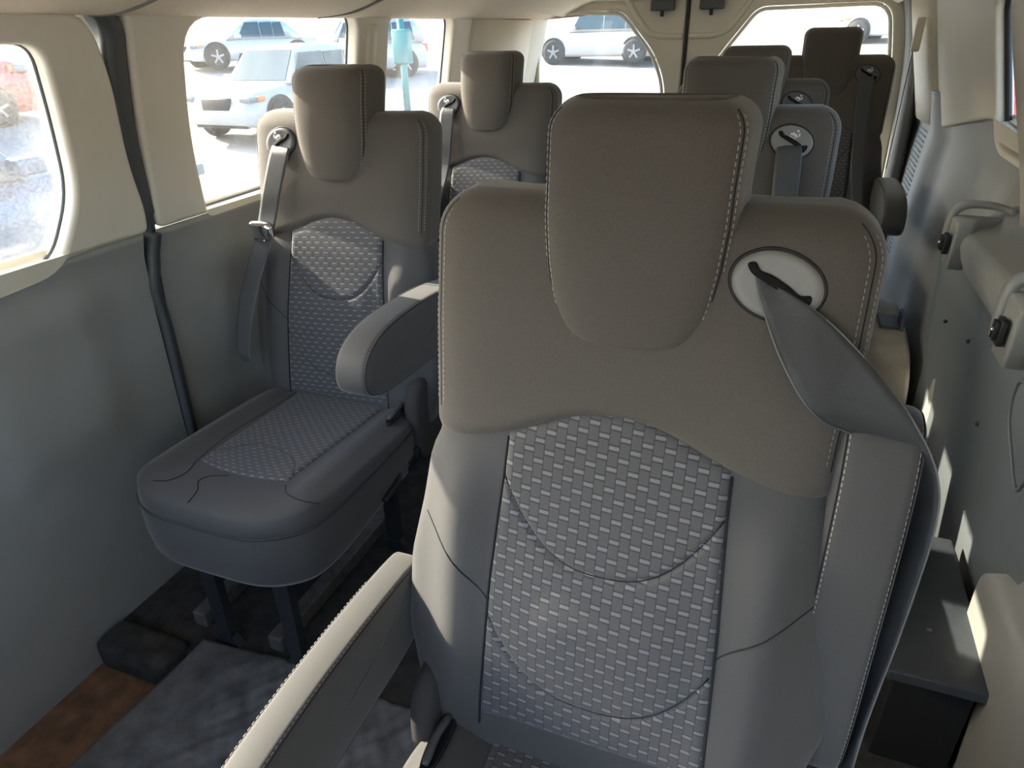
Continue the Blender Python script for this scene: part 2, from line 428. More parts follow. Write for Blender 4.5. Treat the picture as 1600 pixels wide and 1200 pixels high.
# lighter moulded front panel with a swept rear edge
bm = bmesh.new()
ol = crom([(1.19, .842), (1.27, .79), (1.22, .68), (1.15, .60), (1.22, .50), (1.33, .44), (1.36, .33), (1.36, 0.0)], 6)
A = [Vector((.488+.04*(1-p.y/.84), p.x, p.y)) for p in ol]; B = [Vector((.488+.04*(1-p.y/.84), -.9, p.y)) for p in ol]
A2 = [p+Vector((.05, .015, 0)) for p in A]
loft(bm, [B, A, A2], cap=False, closed=False)
tag(build('wall_right_front_panel', bm, M_['grey']), kind='structure')

# ledge hooks (raised horseshoe cover with a black bracket)
def ledge_cover(y0, lab):
    r = empty('ledge_cover', (.47, y0, .945)); r.scale = (1.35, 1.35, 1.35)
    bm = bmesh.new(); pl_ = rounded([(-.016, -.07), (-.016, .012), (.072, .012), (.072, -.012), (.030, -.030), (.010, -.07)], [.006, .02, .012, .01, .02, .006])
    rr = [[Vector((p.x, p.y, z)) for p in pl_] for z in (-.070, .012)]
    c_ = Vector((.02, -.02)); rr += [[Vector((c_.x+(p.x-c_.x)*k, c_.y+(p.y-c_.y)*k, z)) for p in pl_] for k, z in ((.97, .018), (.90, .021))]
    loft(bm, rr); build('shell', bm, M_['grey'], r)
    bm = bmesh.new(); pth = crom([(-.014, .022, -.055), (-.016, .026, -.01), (-.013, .028, .022), (-.002, .030, .036), (.02, .032, .042), (.06, .030, .040), (.085, .018, .034), (.094, -.002, .028)], 5)
    rings = []
    for q_, p in enumerate(pth):
        t = (pth[min(q_+1, len(pth)-1)]-pth[max(q_-1, 0)]).normalized(); n_ = t.cross(Vector((0, 1, 0))).normalized(); w_ = Vector((0, 1, 0)) if abs(t.y) < .7 else Vector((-1, 0, 0))
        rings.append([p-n_*.005-w_*.030, p-n_*.004, p+n_*.005, p+n_*.006-w_*.028])
    loft(bm, rings); build('lip', bm, M_['grey'], r)
    bm = bmesh.new(); box(bm, (-.028, -.055, -.045), (-.019, -.028, -.006), .002); box(bm, (-.034, -.050, -.038), (-.026, -.044, -.010), .001); box(bm, (-.034, -.038, -.038), (-.026, -.033, -.010), .001)
    br = build('bracket', bm, M_['black'], r)
    bm = bmesh.new(); bmesh.ops.create_icosphere(bm, subdivisions=2, radius=.004, matrix=Matrix.Translation((-.033, -.041, -.024))); build('screw', bm, M_['chrome'], br)
    tag(r, lab, 'cover')
    return r
ledge_cover(2.17, 'grey moulded clip cover at the far end of the grey side ledge')
ledge_cover(1.53, 'grey moulded clip cover with black bracket, nearer of the two on the side ledge')

# oval storage recess rim on the dark panel
bm = bmesh.new(); o2 = crom([(1.50, .80), (1.40, .81), (1.34, .76), (1.345, .68), (1.38, .62), (1.45, .66), (1.515, .72)], 7, True)
px = lambda z: .505+interp([(0, .055), (.35, .045), (.7, .012), (.842, 0)], z)
tube(bm, [Vector((px(p.y)-.002, p.x, p.y)) for p in o2]+[Vector((px(o2[0].y)-.002, o2[0].x, o2[0].y))], .0045, 6, False)
tag(build('trim_11', bm, M_['dgrey']), kind='structure')
for k, (y, z) in enumerate([(1.95, .70), (1.72, .58), (2.25, .64)]):
    bm = bmesh.new(); bmesh.ops.create_uvsphere(bm, u_segments=12, v_segments=6, radius=.006, matrix=Matrix.Translation((px(z), y, z)))
    tag(build('panel_screw', bm, M_['black']), ['small black screw in the dark side panel, highest of the three', 'small black screw in the dark side panel, lowest of three', 'small black screw in the dark side panel, nearest the tan wheel arch'][k], 'screw', None)

# vents on the rear quarter
for k, (y0, y1, z0, z1, n) in enumerate([(3.70, 3.92, .72, 1.0, 14), (3.78, 3.98, .42, .60, 9)]):
    bm = bmesh.new()
    for i in range(n):
        z = lerp(z0, z1, i/(n-1)); x = rx(3.8, z)
        box(bm, (x-.003, y0, z-.004), (x+.01, y1, z+.003), .001, 1)
    v = build('air_vent', bm, M_['dgrey'])
    tag(v, ['upper slatted grey vent in the rear right wall', 'lower slatted grey vent in the rear right wall beside the dark armrest'][k], 'vent')
# belt anchor strip high on the rear right
t = empty('belt_height_anchor', (.44, 3.62, 1.40))
bm = bmesh.new(); box(bm, (-.012, -.02, -.07), (.02, .02, .06), .008, 3); build('cover', bm, M_['beige'], t, True)
bm = bmesh.new(); box(bm, (-.006, -.016, -.55), (-.003, .016, -.05), .0008, 1); build('webbing', bm, M_['belt'], t)
tag(t, 'beige belt anchor on the rear right pillar with webbing hanging down', 'belt anchor')

# rear wall: jambs, doors
YR = 4.2
def rp(a, b, c): return Vector((a, YR-c, b))
RW1 = rounded([(-1.455, 1.535), (-.955, 1.530), (-.775, 1.33), (-.700, 1.18), (-.665, .58), (-1.455, .55)], [.07, .05, .05, .08, .08, .08])
RW2 = rounded([(.375, 1.535), (-.245, 1.530), (-.40, 1.33), (-.50, 1.18), (-.535, .58), (.43, .55), (.43, 1.25)], [.09, .05, .05, .08, .08, .08, .1])
tag(plate('door_1', rounded([(-1.53, 1.60), (-.606, 1.60), (-.606, .02), (-1.53, .02)], .03), [RW1], .05, .014, lambda a, b, c: rp(a, b, c-.02), M_['beige']), kind='structure')
tag(plate('door_2', rounded([(-.592, 1.60), (.50, 1.60), (.50, .02), (-.592, .02)], .03), [RW2], .05, .014, lambda a, b, c: rp(a, b, c-.02), M_['beige']), kind='structure')
pane('window_5', grow(RW1, .03), rp, GL['clean']); pane('window_6', grow(RW2, .03), rp, GL['clean'])
ringseal('trim_12', grow(RW1, -.012), rp, .010, .002, M_['beige']); ringseal('trim_13', grow(RW2, -.012), rp, .010, .002, M_['beige'])
tag(boxobj('trim_14', (-.606, YR-.012, .02), (-.592, YR+.02, 1.60), M_['black'], bev=0), kind='structure')
# recess moulding around the two latches
for nm, s in (('trim_15', -1), ('trim_16', 1)):
    bm = bmesh.new(); c = -.599
    pts = crom([(c+s*.34, 1.60), (c+s*.27, 1.50), (c+s*.21, 1.43), (c+s*.15, 1.405), (c+s*.06, 1.40), (c+s*.018, 1.40)], 6)
    tube(bm, [rp(p.x, p.y, .004) for p in pts], .016, 10); tag(build(nm, bm, M_['beige']), kind='structure')
for s, x in ((-1, -.73), (1, -.475)):
    r = empty('door_latch', (x, YR-.03, 1.54))
    boxobj('housing', (-.062, -.03, -.018), (.062, .028, .035), M_['gasket'], r, .008, True, 3)
    boxobj('catch', (-.008+s*0, -.026, -.045), (.010, -.012, -.014), M_['black'], r, .003)
    tag(r, 'dark latch housing at the top of the rear door, %s of the centre seam' % ('left' if s < 0 else 'right'), 'latch', )
# dark jamb rims round the door opening
def jamb(name, xs, m):
    bm = bmesh.new(); rings = []
    for x, z in xs: rings.append([Vector((x+dx, y, z+dz)) for dx, dz, y in ((-.0, 0, 3.98), (.03, 0, 4.02), (.035, 0, 4.18), (-.035, 0, 4.18), (-.03, 0, 4.02))])
    loft(bm, rings); return tag(build(name, bm, m), kind='structure')
jamb('trim_17', crom([(-1.545, .0, ), (-1.545, .7), (-1.535, 1.2), (-1.50, 1.45), (-1.46, 1.55)], 5), M_['doorrim'])
jamb('trim_18', crom([(.53, .0), (.53, .7), (.515, 1.2), (.475, 1.45), (.43, 1.57)], 5), M_['doorrim'])
tag(boxobj('wall_back', (-1.7, 4.26, -.3), (-1.535, 4.30, 1.8), M_['beige'], bev=0), kind='structure')
tag(boxobj('wall_back_right', (.50, 4.22, -.3), (.80, 4.30, 1.8), M_['beige'], bev=0), kind='structure')
tag(boxobj('wall_back_header', (-1.6, 4.16, 1.578), (.70, 4.30, 1.8), M_['beige'], bev=.01), kind='structure')

# ceiling
sec = crom([(-1.55, 1.500), (-1.43, 1.497), (-1.38, 1.500), (-1.33, 1.520), (-1.24, 1.565), (-1.05, 1.62), (-.45, 1.66), (.15, 1.62), (.34, 1.575), (.42, 1.545), (.50, 1.535), (.70, 1.54)], 6)
bm = bmesh.new()
loft(bm, [[Vector((p.x, y, p.y - (.03*sstep(3.4, 4.2, y) if abs(p.x+.45) < .85 else 0))) for p in sec]+[Vector((.70, y, 1.69)), Vector((-1.55, y, 1.69))] for y in [-.9+.2*i for i in range(26)]+[4.22]])
tag(build('ceiling', bm, M_['headl']), kind='structure')
bm = bmesh.new(); tube(bm, crom([(-1.40, 2.0, 1.497), (-1.34, 2.12, 1.513), (-1.24, 2.2, 1.56), (-1.05, 2.22, 1.613), (-.45, 2.22, 1.655), (.2, 2.22, 1.61)], 8), .004, 6)
tag(build('trim_19', bm, M_['doorrim']), kind='structure')
bm = bmesh.new(); tube(bm, crom([(-1.42, 1.21, 1.497), (-1.36, 1.26, 1.505), (-1.26, 1.33, 1.55), (-1.05, 1.36, 1.613), (-.45, 1.36, 1.655)], 8), .004, 6)
tag(build('trim_20', bm, M_['doorrim']), kind='structure')
# outer roof skin keeps the sun off the headliner edges
tag(boxobj('ceiling_outer', (-1.62, -.9, 1.70), (.78, 4.3, 1.74), M_['carwhite'], bev=.01), kind='structure')

# light blocker added behind the camera at dashboard height, unseen, windscreen above it is open
tag(boxobj('wall_front_blocker', (-1.66, -1.0, -.25), (.80, -.92, .80), M_['dgrey'], bev=.01), kind='structure')
# floor
tag(boxobj('floor', (-1.62, .87, -.12), (.75, 4.3, -.002), M_['carpet'], bev=.01), kind='structure')
tag(boxobj('floor_front', (-1.30, -.9, -.12), (.75, .868, -.006), M_['carpet'], bev=.004), kind='structure')
tag(boxobj('floor_step', (-1.62, -.9, -.20), (-1.302, .868, -.075), M_['rust'], bev=.004), kind='structure')
bm = bmesh.new()
def matP(s, t):
    x = lerp(-1.285, .30, s); y = lerp(-.8, .93, t)
    h = .004*math.sin(x*61+2*math.sin(y*17))*math.sin(y*53+math.sin(x*23))
    if x > -1.27: h += .003*math.sin(x*140)*math.sin(y*120)
    return Vector((x+.01*math.sin(y*9), y+.01*math.sin(x*11), .012+h*sstep(-1.2, -1.0, x)))
sheet(bm, matP, 200, 200)
for e_ in [e for e in bm.edges if e.is_boundary]: pass
ex = bmesh.ops.extrude_edge_only(bm, edges=[e for e in bm.edges if e.is_boundary])
for v in ex['geom']:
    if isinstance(v, bmesh.types.BMVert): v.co.z = -.004
tag(build('floor_mat', bm, M_['mat_']), 'worn ribbed grey rubber mat in the aisle beside the brown door sill', 'floor mat')
boxl = tag(boxobj('sill_block', (-1.545, .80, -.075), (-1.30, .90, .022), M_['carpet'], None, .02, True, 3), 'dusty black carpeted block at the corner of the door step', 'block')

# wheel arch and boards on the right
bm = bmesh.new(); N = 24; rings = []
for k in range(11):
    x = lerp(.40, .555, k/10); q = 1-.12*(1-sstep(0, .25, k/10))
    rings.append([Vector((x, 3.07+.48*q*math.cos(a)*abs(math.cos(a))**-.35, max(0, .34*q*abs(math.sin(a))**.55))) for a in [math.pi*(i/N)*.998+.003 for i in range(N+1)]])
loft(bm, rings)
wa = empty('wheel_arch', (0, 0, 0)); build('arch_cover', bm, M_['arch'], wa)
boxobj('latch_plate', (.46, 2.93, .338), (.53, 3.07, .352), M_['dgrey'], wa, .004)
boxobj('hinge_pin', (.53, 2.92, .335), (.544, 3.02, .40), M_['dgrey'], wa, .004)
wa.location = (0, 0, 0); tag(wa, 'tan moulded wheel arch cover on the floor by the right wall', 'wheel arch')
bb = empty('floor_box', (.44, 1.38, 0))
boxobj('base', (-.075, -.20, 0), (.075, .22, .272), M_['void'], bb, .004)
boxobj('lid', (-.098, -.24, .274), (.085, .24, .302), M_['board'], bb, .004)
bm = bmesh.new(); bmesh.ops.create_cone(bm, cap_ends=True, segments=16, radius1=.006, radius2=.004, depth=.004, matrix=Matrix.Translation((-.01, -.10, .303))); build('bolt', bm, M_['rail'], bb)
tag(bb, 'black box with a flat blue-black lid beside the right armrest', 'box')
b2 = tag(boxobj('small_box', (.38, 2.16, 0), (.47, 2.30, .28), M_['board'], None, .006), 'small dark blue-grey box standing in front of the tan wheel arch', 'box')

# ------------------------------------------------------------------ passenger seat
REC = .20
HW = [(.40, .27), (.46, .285), (.60, .316), (.72, .313), (.82, .292), (.90, .280), (.940, .262), (1.0, .263), (1.1, .266), (1.215, .266), (1.3, .266)]
ZT = 1.262
def bw(v):
    w = interp(HW, v)
    if v > ZT-.050:
        t = min(1, (v-(ZT-.050))/.050); w -= .054*(1-math.sqrt(max(0, 1-t*t)))
    return w
def bt(v):   # front half-thickness
    t = .058
    if v > ZT-.035:
        q = min(1, (v-(ZT-.035))/.035); t -= .042*(1-math.sqrt(max(0, 1-q*q)))
    return t
NE = 4.0
def bump(x, v):
    b = .030*math.exp(-((abs(x)-.215)/.045)**2)*(1-sstep(.84, .95, v))*sstep(.42, .55, v)
    b += .020*math.exp(-((v-.70)/.13)**2)*math.exp(-(x/.16)**4)
    b -= .008*math.exp(-((v-1.0)/.06)**2)*math.exp(-(x/.2)**4)
    return b
def back_pt(th, v, off=0):
    w = bw(v); tf = bt(v); c, s = math.cos(th), math.sin(th)
    x = w*sgnp(c, 2/NE); yy = abs(s)**(2/NE)
    if s >= 0: y = -tf*yy - bump(x, v)*yy
    else: y = (tf+.035)*yy
    y += .058+REC*(v-1.2)
    p = Vector((x, y, v))
    if off:
        e = 1e-3
        a = back_pt(th+e, v)-back_pt(th-e, v); b = back_pt(th, min(v+e, ZT-1e-4))-back_pt(th, v-e)
        n = a.cross(b)
        if n.length > 1e-12:
            n.normalize()
            if n.dot(Vector((math.cos(th), -math.sin(th), 0))) < 0: n = -n
            p += n*off
    return p
def th_of(x, v):
    r = max(-1, min(1, x/bw(v))); return math.acos(max(-1, min(1, sgnp(r, NE/2))))
def front_pt(x, v, off=0): return back_pt(th_of(x, v), v, off)

def seam_v(x):   # lower edge of the shoulder panel
    a = abs(x)
    return .938+.064*math.exp(-(a/.14)**2.2)-.004*sstep(.15, .25, a)
def flipx(bm, m):
    if m < 0:
        for v in bm.verts: v.co.x = -v.co.x

def panel_grid(bm, F, nu, nv, puff, edge=.12, uvs=None):
    """F(s,t,off)->point; puff height with edges tucked in"""
    g = []
    uvl = bm.loops.layers.uv.new('UVMap') if uvs else None
    for j in range(nv+1):
        row = []
        for i in range(nu+1):
            s, t = i/nu, j/nv
            d = min(min(s, 1-s)/edge, min(t, 1-t)/edge*.9)
            h = -.004+(.004+puff)*math.sqrt(1-(1-min(1, d))**2)
            row.append(bm.verts.new(F(s, t, h)))
        g.append(row)
    for j in range(nv):
        for i in range(nu):
            f = bm.faces.new((g[j][i], g[j][i+1], g[j+1][i+1], g[j+1][i]))
            if uvs:
                for l, (a, b) in zip(f.loops, ((i, j), (i+1, j), (i+1, j+1), (i, j+1))): l[uvl].uv = uvs(a/nu, b/nv)

ARC1 = lambda x: .790+.115*min(1.2, (abs(x)/.150))**2.6
ARC2 = lambda x: .570+.125*min(1.2, (abs(x)/.165))**2.6
def ins_hw(v): return interp([(.48, .170), (.6, .166), (.75, .160), (.9, .150), (1.02, .145)], v)
GUIDE = (.163, 1.190)

def meshes_for(m):
    """all seat meshes for belt side m (+1 right, -1 left)"""
    R = {}
    # backrest body
    bm = bmesh.new(); N = 72
    vs = [.42, .44, .47]+[.47+.02*i for i in range(1, 37)]+[ZT-.050*(1-math.sin(a)) for a in [math.pi/2*k/12 for k in range(0, 12)]]+[ZT-.0008]
    vs = sorted({round(v, 4) for v in vs}); rings = [[back_pt(2*math.pi*i/N+.0001, v) for i in range(N)] for v in vs]
    loft(bm, rings); flipx(bm, m); R['backrest'] = (bm, 'bolster')
    # shoulder panel
    bm = bmesh.new()
    A0, A1 = -.42, math.pi+.42
    def F(s, t, off):
        th = lerp(A0, A1, s); x = bw(1.0)*sgnp(math.cos(th), 2/NE)
        lo = seam_v(x) if 0 < th < math.pi else seam_v(.26)
        v = lerp(lo, ZT-.0012, t**.85)
        return back_pt(th, v, off)
    g = []; NU, NV = 150, 70
    for j in range(NV+1):
        row = []
        for i in range(NU+1):
            s, t = i/NU, j/NV; d = min(min(s, 1-s)/.03, t/.045)
            h = -.004+.0115*math.sqrt(1-(1-min(1, d))**2)
            row.append(bm.verts.new(F(s, t, h)))
        g.append(row)
    for j in range(NV):
        for i in range(NU): bm.faces.new((g[j][i], g[j][i+1], g[j+1][i+1], g[j+1][i]))
    top = g[-1]; c = bm.verts.new(sum((v.co for v in top), Vector())/len(top))
    for i in range(NU): bm.faces.new((top[i], top[i+1], c))
    flipx(bm, m); R['shoulder_panel'] = (bm, 'fabric')
    # insert
    bm = bmesh.new()
    def F(s, t, off):
        v0 = lerp(.50, 1.0, t); xx = (s*2-1); v = lerp(.50, seam_v(xx*.152)+.006, t); x = xx*ins_hw(v)
        for arc in (ARC1, ARC2):
            off -= .0045*math.exp(-((v-arc(x))/.0045)**2)*(1 if abs(x) < .16 else .5)
        return front_pt(x, v, off)
    def UV(s, t):
        xx = s*2-1; v = lerp(.50, seam_v(xx*.152)+.006, t); return (m*xx*ins_hw(v), v+.01*xx)
    panel_grid(bm, F, 110, 190, .007, .05, UV); flipx(bm, m); R['back_insert'] = (bm, 'weave')
    # dark seams over the quilting and the bolsters
    cords = []
    def newbm():
        b = bmesh.new(); cords.append(b); return b
    for arc, hw in ((ARC1, .147), (ARC2, .158)):
        tube(newbm(), [front_pt(x, arc(x), .0022) for x in [lerp(-hw, hw, i/60) for i in range(61)]], .0013, 5)
    for sg in (-1, 1):
        tube(newbm(), [front_pt(sg*ins_hw(v)*1.0, v, .0002) for v in [lerp(.48, .955, i/40) for i in range(41)]], .0022, 5)
        tube(newbm(), [front_pt(sg*lerp(ins_hw(.7), .275, q), lerp(.71, .81, q**.8)if q < 2 else 0, .0002) for q in [i/24 for i in range(25)]], .0011, 5)
    for k_, b_ in enumerate(cords): flipx(b_, m); R['seam_cord#%d' % k_] = (b_, 'seam')
    # headrest
    bm = bmesh.new(); HT = 1.380; HB = 1.104
    def hw_(v):
        w = interp([(1.104, .050), (1.1045, .062), (1.107, .074), (1.111, .082), (1.125, .091), (1.16, .100), (1.20, .106), (1.25, .110), (1.30, .1105), (1.35, .112), (1.4, .111)], v)
        if v > HT-.034:
            t = min(1, (v-(HT-.034))/.034); w -= .034*(1-math.sqrt(max(0, 1-t*t)))
        return w
    def hf(v):   # front of headrest relative to plane
        f = interp([(1.085, -.004), (1.10, -.012), (1.12, -.017), (1.16, -.026), (1.19, -.0315), (1.22, -.036), (1.25, -.0395), (1.28, -.0415), (1.31, -.0425), (1.39, -.0425)], v)
        if v > HT-.045:
            t = min(1, (v-(HT-.045))/.045); f += .040*(1-math.sqrt(max(0, 1-t**3)))
        return f
    def hb(v):
        b = .088
        if v > HT-.02:
            t = min(1, (v-(HT-.02))/.02); b -= .03*(1-math.sqrt(max(0, 1-t*t)))
        return b
    def head_pt(th, v, off=0):
        c, s = math.cos(th), math.sin(th); f, b, w = hf(v), hb(v), hw_(v); n = 5.0
        yc = (f+b)/2; x = w*sgnp(c, 2/n); yn = sgnp(s, 2/n)
        y = yc - yn*(b-f)/2
        x *= 1+.10*sstep(-1, .6, -yn)*sstep(1.12, 1.2, v)*(1 if abs(c) > .3 else abs(c)/.3)   # side panels swell towards the back
        if s > 0: y += .006*(x/w)**2
        p = Vector((x, y+REC*(v-1.2), v))
        if off:
            e = 1e-3; a = head_pt(th+e, v)-head_pt(th-e, v); bb2 = head_pt(th, v+e*.5)-head_pt(th, v-e*.5); nn = a.cross(bb2).normalized()
            if nn.dot(Vector((c, -s, 0))) < 0: nn = -nn
            p += nn*off
        return p
    N = 72; vs = [HB, 1.1042, 1.105, 1.107, 1.109, 1.113, 1.12, 1.13]+[1.13+.012*i for i in range(1, 17)]+[1.331, 1.338]+[HT-.034*(1-math.sin(math.pi/2*k/9)) for k in range(9)]+[HT-.0006]
    loft(bm, [[head_pt(2*math.pi*i/N+.0001, v) for i in range(N)] for v in vs]); flipx(bm, m); R['headrest'] = (bm, 'fabric')
    for sg in (0, 1):
        for th in (.62, .36):
            bm = bmesh.new()
            pts = [head_pt(th if sg == 0 else math.pi-th, lerp(1.115, HT-.014, i/50), .0) for i in range(51)]
            cx = Vector((0, .1, 1.25)); dashes(bm, pts, lambda p: Vector(((1 if sg == 0 else -1)*.6, -1, 0)))
            flipx(bm, m); R['stitching#%d%g' % (sg, th)] = (bm, 'stitch')
    for th in (.48, math.pi-.48):
        bm = bmesh.new(); tube(bm, [head_pt(th, lerp(1.115, HT-.010, i/50), .0) for i in range(51)], .0011, 5)
        flipx(bm, m); R['headrest_seam#%g' % th] = (bm, 'seam')
    # shoulder stitches both outer edges
    for sg in (0, 1):
        for th in (.50, .30):
            bm = bmesh.new()
            t_ = th if sg == 0 else math.pi-th
            pts = [back_pt(t_, lerp(.985, ZT-.02, i/50), .0077) for i in range(51)]
            dashes(bm, pts, lambda p: Vector(((1 if sg == 0 else -1)*.7, -1, 0)), w=.0012)
            flipx(bm, m); R['shoulder_stitching#%d%g' % (sg, th)] = (bm, 'stitch')
    for th in (.40, math.pi-.40):
        bm = bmesh.new(); tube(bm, [back_pt(th, lerp(.975, ZT-.012, i/50), .0072) for i in range(51)], .0011, 5)
        flipx(bm, m); R['shoulder_seam#%g' % th] = (bm, 'seam')
    # cushion
    bm = bmesh.new(); N = 88; CX, CY = .268, .305; Y0 = -.420
    def cu_outline(a, k=1.0):
        c, s = math.cos(a), math.sin(a); n = 4.2 if s < 0 else 7
        return CX*k*sgnp(c, 2/n)*(1-.10*sstep(.5, 1, -s)), CY*k*sgnp(s, 2/n)
    def cu_top(x, y):
        fy = (y+CY)/(2*CY)
        z = .508+.020*math.exp(-((abs(x)-.205)/.034)**2)*sstep(.10, .3, fy)*(1) + .012*math.exp(-((fy-.12)/.10)**2)
        z -= .020*sstep(.25, 1, fy)
        return z
    rings = []
    for z, k in ((.318, .93), (.319, .975), (.335, 1.0), (.38, 1.015), (.44, 1.012), (.462, 1.004), (.466, .998), (.470, 1.003), (.485, .997)):
        rings.append([Vector((cu_outline(2*math.pi*i/N, k)[0], Y0+cu_outline(2*math.pi*i/N, k)[1], z+ (.03*sstep(-.3, .25, cu_outline(2*math.pi*i/N, k)[1]) if z < .37 else 0))) for i in range(N)])
    for k, dz in ((.985, .65), (.965, .85), (.94, .95), (.9, 1), (.84, 1), (.77, 1), (.7, 1), (.6, 1), (.5, 1), (.38, 1), (.25, 1), (.1, 1)):
        r_ = []
        for i in range(N):
            x, y = cu_outline(2*math.pi*i/N, k); z = lerp(.487, cu_top(x, y), dz); r_.append(Vector((x, Y0+y, z)))
        rings.append(r_)
    loft(bm, rings); flipx(bm, m); R['cushion'] = (bm, 'bolster')
    bm = bmesh.new(); pts = [Vector((cu_outline(2*math.pi*i/N, 1.004)[0], Y0+cu_outline(2*math.pi*i/N, 1.004)[1], .466)) for i in range(N+2)]
    tube(bm, pts, .004, 6, False); flipx(bm, m); R['cushion_piping'] = (bm, 'skirt')
    bm = bmesh.new()
    def CF(s, t, off):
        x = (s*2-1)*lerp(.135, .150, t); y = lerp(-.155, .31, t)+.02*(1-t)*(abs(s*2-1)**2); 
        yy = 0
        off -= .004*math.exp(-((y-(-.02-.10*(abs(x)/.14)**2.5))/.005)**2)
        return Vector((x, Y0+y, cu_top(x, y)+off))
    panel_grid(bm, CF, 80, 120, .007, .05, lambda s, t: (m*(s*2-1)*.15, .5*t)); flipx(bm, m); R['cushion_insert'] = (bm, 'weave')
    bm = bmesh.new()
    for k_, path in enumerate(([(-.138, -.150), (-.17, -.185), (-.215, -.20), (-.262, -.19)], [(.015, -.165), (.055, -.185), (.060, -.215), (.035, -.245), (.028, -.285)], [(.136, -.150), (.118, -.20), (.128, -.235), (.165, -.250)], [(.14, -.15), (.156, -.02), (.158, .15), (.155, .28)])):
        tube(bm, [Vector((p.x, Y0+p.y, cu_top(p.x, p.y)+.0004)) for p in crom(path, 10)], .0012, 5)
        flipx(bm, m); R['cushion_seam#%d' % k_] = (bm, 'seam'); bm = bmesh.new()
    bm.free()
    # recliner recess on the inboard side
    bm = bmesh.new(); S = -m
    rr = []
    for k, z in ((1, .000), (.9, .004), (.8, .003), (.3, -.001)):
        rr.append([Vector((S*.222+.016*k*math.cos(a), -.19+.062*k*math.sin(a), .512+z+.012*math.sin(a)*.4)) for a in [2*math.pi*i/28 for i in range(28)]])
    loft(bm, rr); R['handle_recess'] = (bm, 'black')
    bm = bmesh.new(); tube(bm, crom([(S*.222, -.235, .520), (S*.224, -.19, .528), (S*.22, -.15, .525)], 6), [.005, .006, .007, .007, .007, .007, .007, .007, .007, .007, .007, .006, .005][:13], 8); R['recline_handle'] = (bm, 'guidedark')
    # belt guide
    gx, gz = GUIDE
    bm = bmesh.new(); rr = []; tilt = math.radians(-16)
    def gp(u, w, off):
        x = gx+u*math.cos(tilt)-w*math.sin(tilt); z = gz+u*math.sin(tilt)+w*math.cos(tilt)
        return front_pt(x, z, .0075+off)
    for k, h in ((1.0, -.004), (1.0, .002), (.96, .005), (.88, .0068), (.75, .006), (.5, .005), (.25, .0045)):
        rr.append([gp(.050*k*math.cos(a), .0365*k*math.sin(a), h) for a in [2*math.pi*i/48 for i in range(48)]])
    loft(bm, rr); flipx(bm, m); R['belt_guide'] = (bm, 'guide')
    bm = bmesh.new(); tube(bm, [gp(.0515*math.cos(a), .038*math.sin(a), .0) for a in [2*math.pi*i/48 for i in range(49)]], .0022, 5); flipx(bm, m); R['guide_rim'] = (bm, 'black')
    bm = bmesh.new(); sl = crom([(-.038, .012), (-.031, .0165), (-.022, .010), (-.008, .009), (.012, .004), (.026, -.001), (.036, .002), (.039, -.005), (.034, -.016), (.024, -.013), (.006, -.005), (-.014, .000), (-.030, .004)], 5, True)
    vv = [bm.verts.new(gp(p.x, p.y, .0080)) for p in sl]; cc = [bm.verts.new(gp(p.x, p.y, .0020)) for p in sl]
    for i in range(len(vv)):
        j = (i+1) % len(vv); bm.faces.new((vv[i], vv[j], cc[j], cc[i]))
    bm.faces.new(vv); bmesh.ops.triangulate(bm, faces=[f for f in bm.faces if len(f.verts) > 4]); flipx(bm, m); R['guide_slot_shade'] = (bm, 'void')  # black patch raised on the guide, painting the dark of a slot
    bm = bmesh.new()
    for (u, w, r) in ((.004, .026, .0032), ):
        vv = [bm.verts.new(gp(u+r*math.cos(a), w+r*math.sin(a), .0088)) for a in [2*math.pi*i/10 for i in range(10)]]; bm.faces.new(vv)
    for poly in ([(-.004, .021), (.006, .018), (.010, .012), (.004, .011), (-.003, .014), (-.009, .013), (-.011, .017)], [(-.011, .012), (.006, .008), (.006, .006), (-.012, .010)], [(.007, .021), (.0105, .024), (.013, .016), (.010, .014)]):
        bm.faces.new([bm.verts.new(gp(a, b, .0088)) for a, b in poly])
    if m < 0: flipx(bm, m)
    R['symbol'] = (bm, 'white')
    # under-structure
    for nm, lx, ly in (('a', -.085, -.655), ('b', .145, -.655), ('c', -.085, -.16), ('d', .145, -.16)):
        bm = bmesh.new(); f = -1 if ly < -.4 else 1
        loft(bm, [[Vector((lx+dx*w, ly-f*.02*0+(z-.0)*(-f)*.10*-1*0 + dy, z)) for dx, dy in ((-1, -.012), (1, -.012), (1, .012), (-1, .012))] for z, w in ((.350, .034), (.30, .024), (.03, .020), (.001, .042))])
        R['leg_'+nm] = (bm, 'steel')
    for nm, lx in (('a', -.20), ('b', .055)):
        bm = bmesh.new(); box(bm, (lx-.022, -.64, .0), (lx+.022, -.02, .048), .005); R['rail_'+nm] = (bm, 'rail')
    bm = bmesh.new(); box(bm, (-.18, -.70, .330), (.18, -.14, .352), .008); R['seat_pan'] = (bm, 'steel')
    bm = bmesh.new(); tube(bm, crom([(S*.25, -.27, .385), (S*.275, -.30, .38), (S*.28, -.36, .372), (S*.279, -.385, .366)], 5), .009, 8); R['adjust_lever'] = (bm, 'black')
    bm = bmesh.new(); box(bm, (S*.25-.012, -.24, .36), (S*.25+.022, -.17, .395), .006); box(bm, (S*.25+.0, -.20, .375), (S*.25+.03*1, -.185, .41), .004); R['side_bracket'] = (bm, 'steel')
    # lower hinge cover between cushion and backrest on inboard side
    bm = bmesh.new(); rr = []
    for x, k in ((.24, .95), (.262, 1), (.276, .97), (.282, .85)):
        rr.append([Vector((S*x, -.10+.085*k*sgnp(math.cos(a), .7), .47+.13*k*sgnp(math.sin(a), .7))) for a in [2*math.pi*i/30 for i in range(30)]])
    loft(bm, rr); R['hinge_cover'] = (bm, 'skirt')
    return R

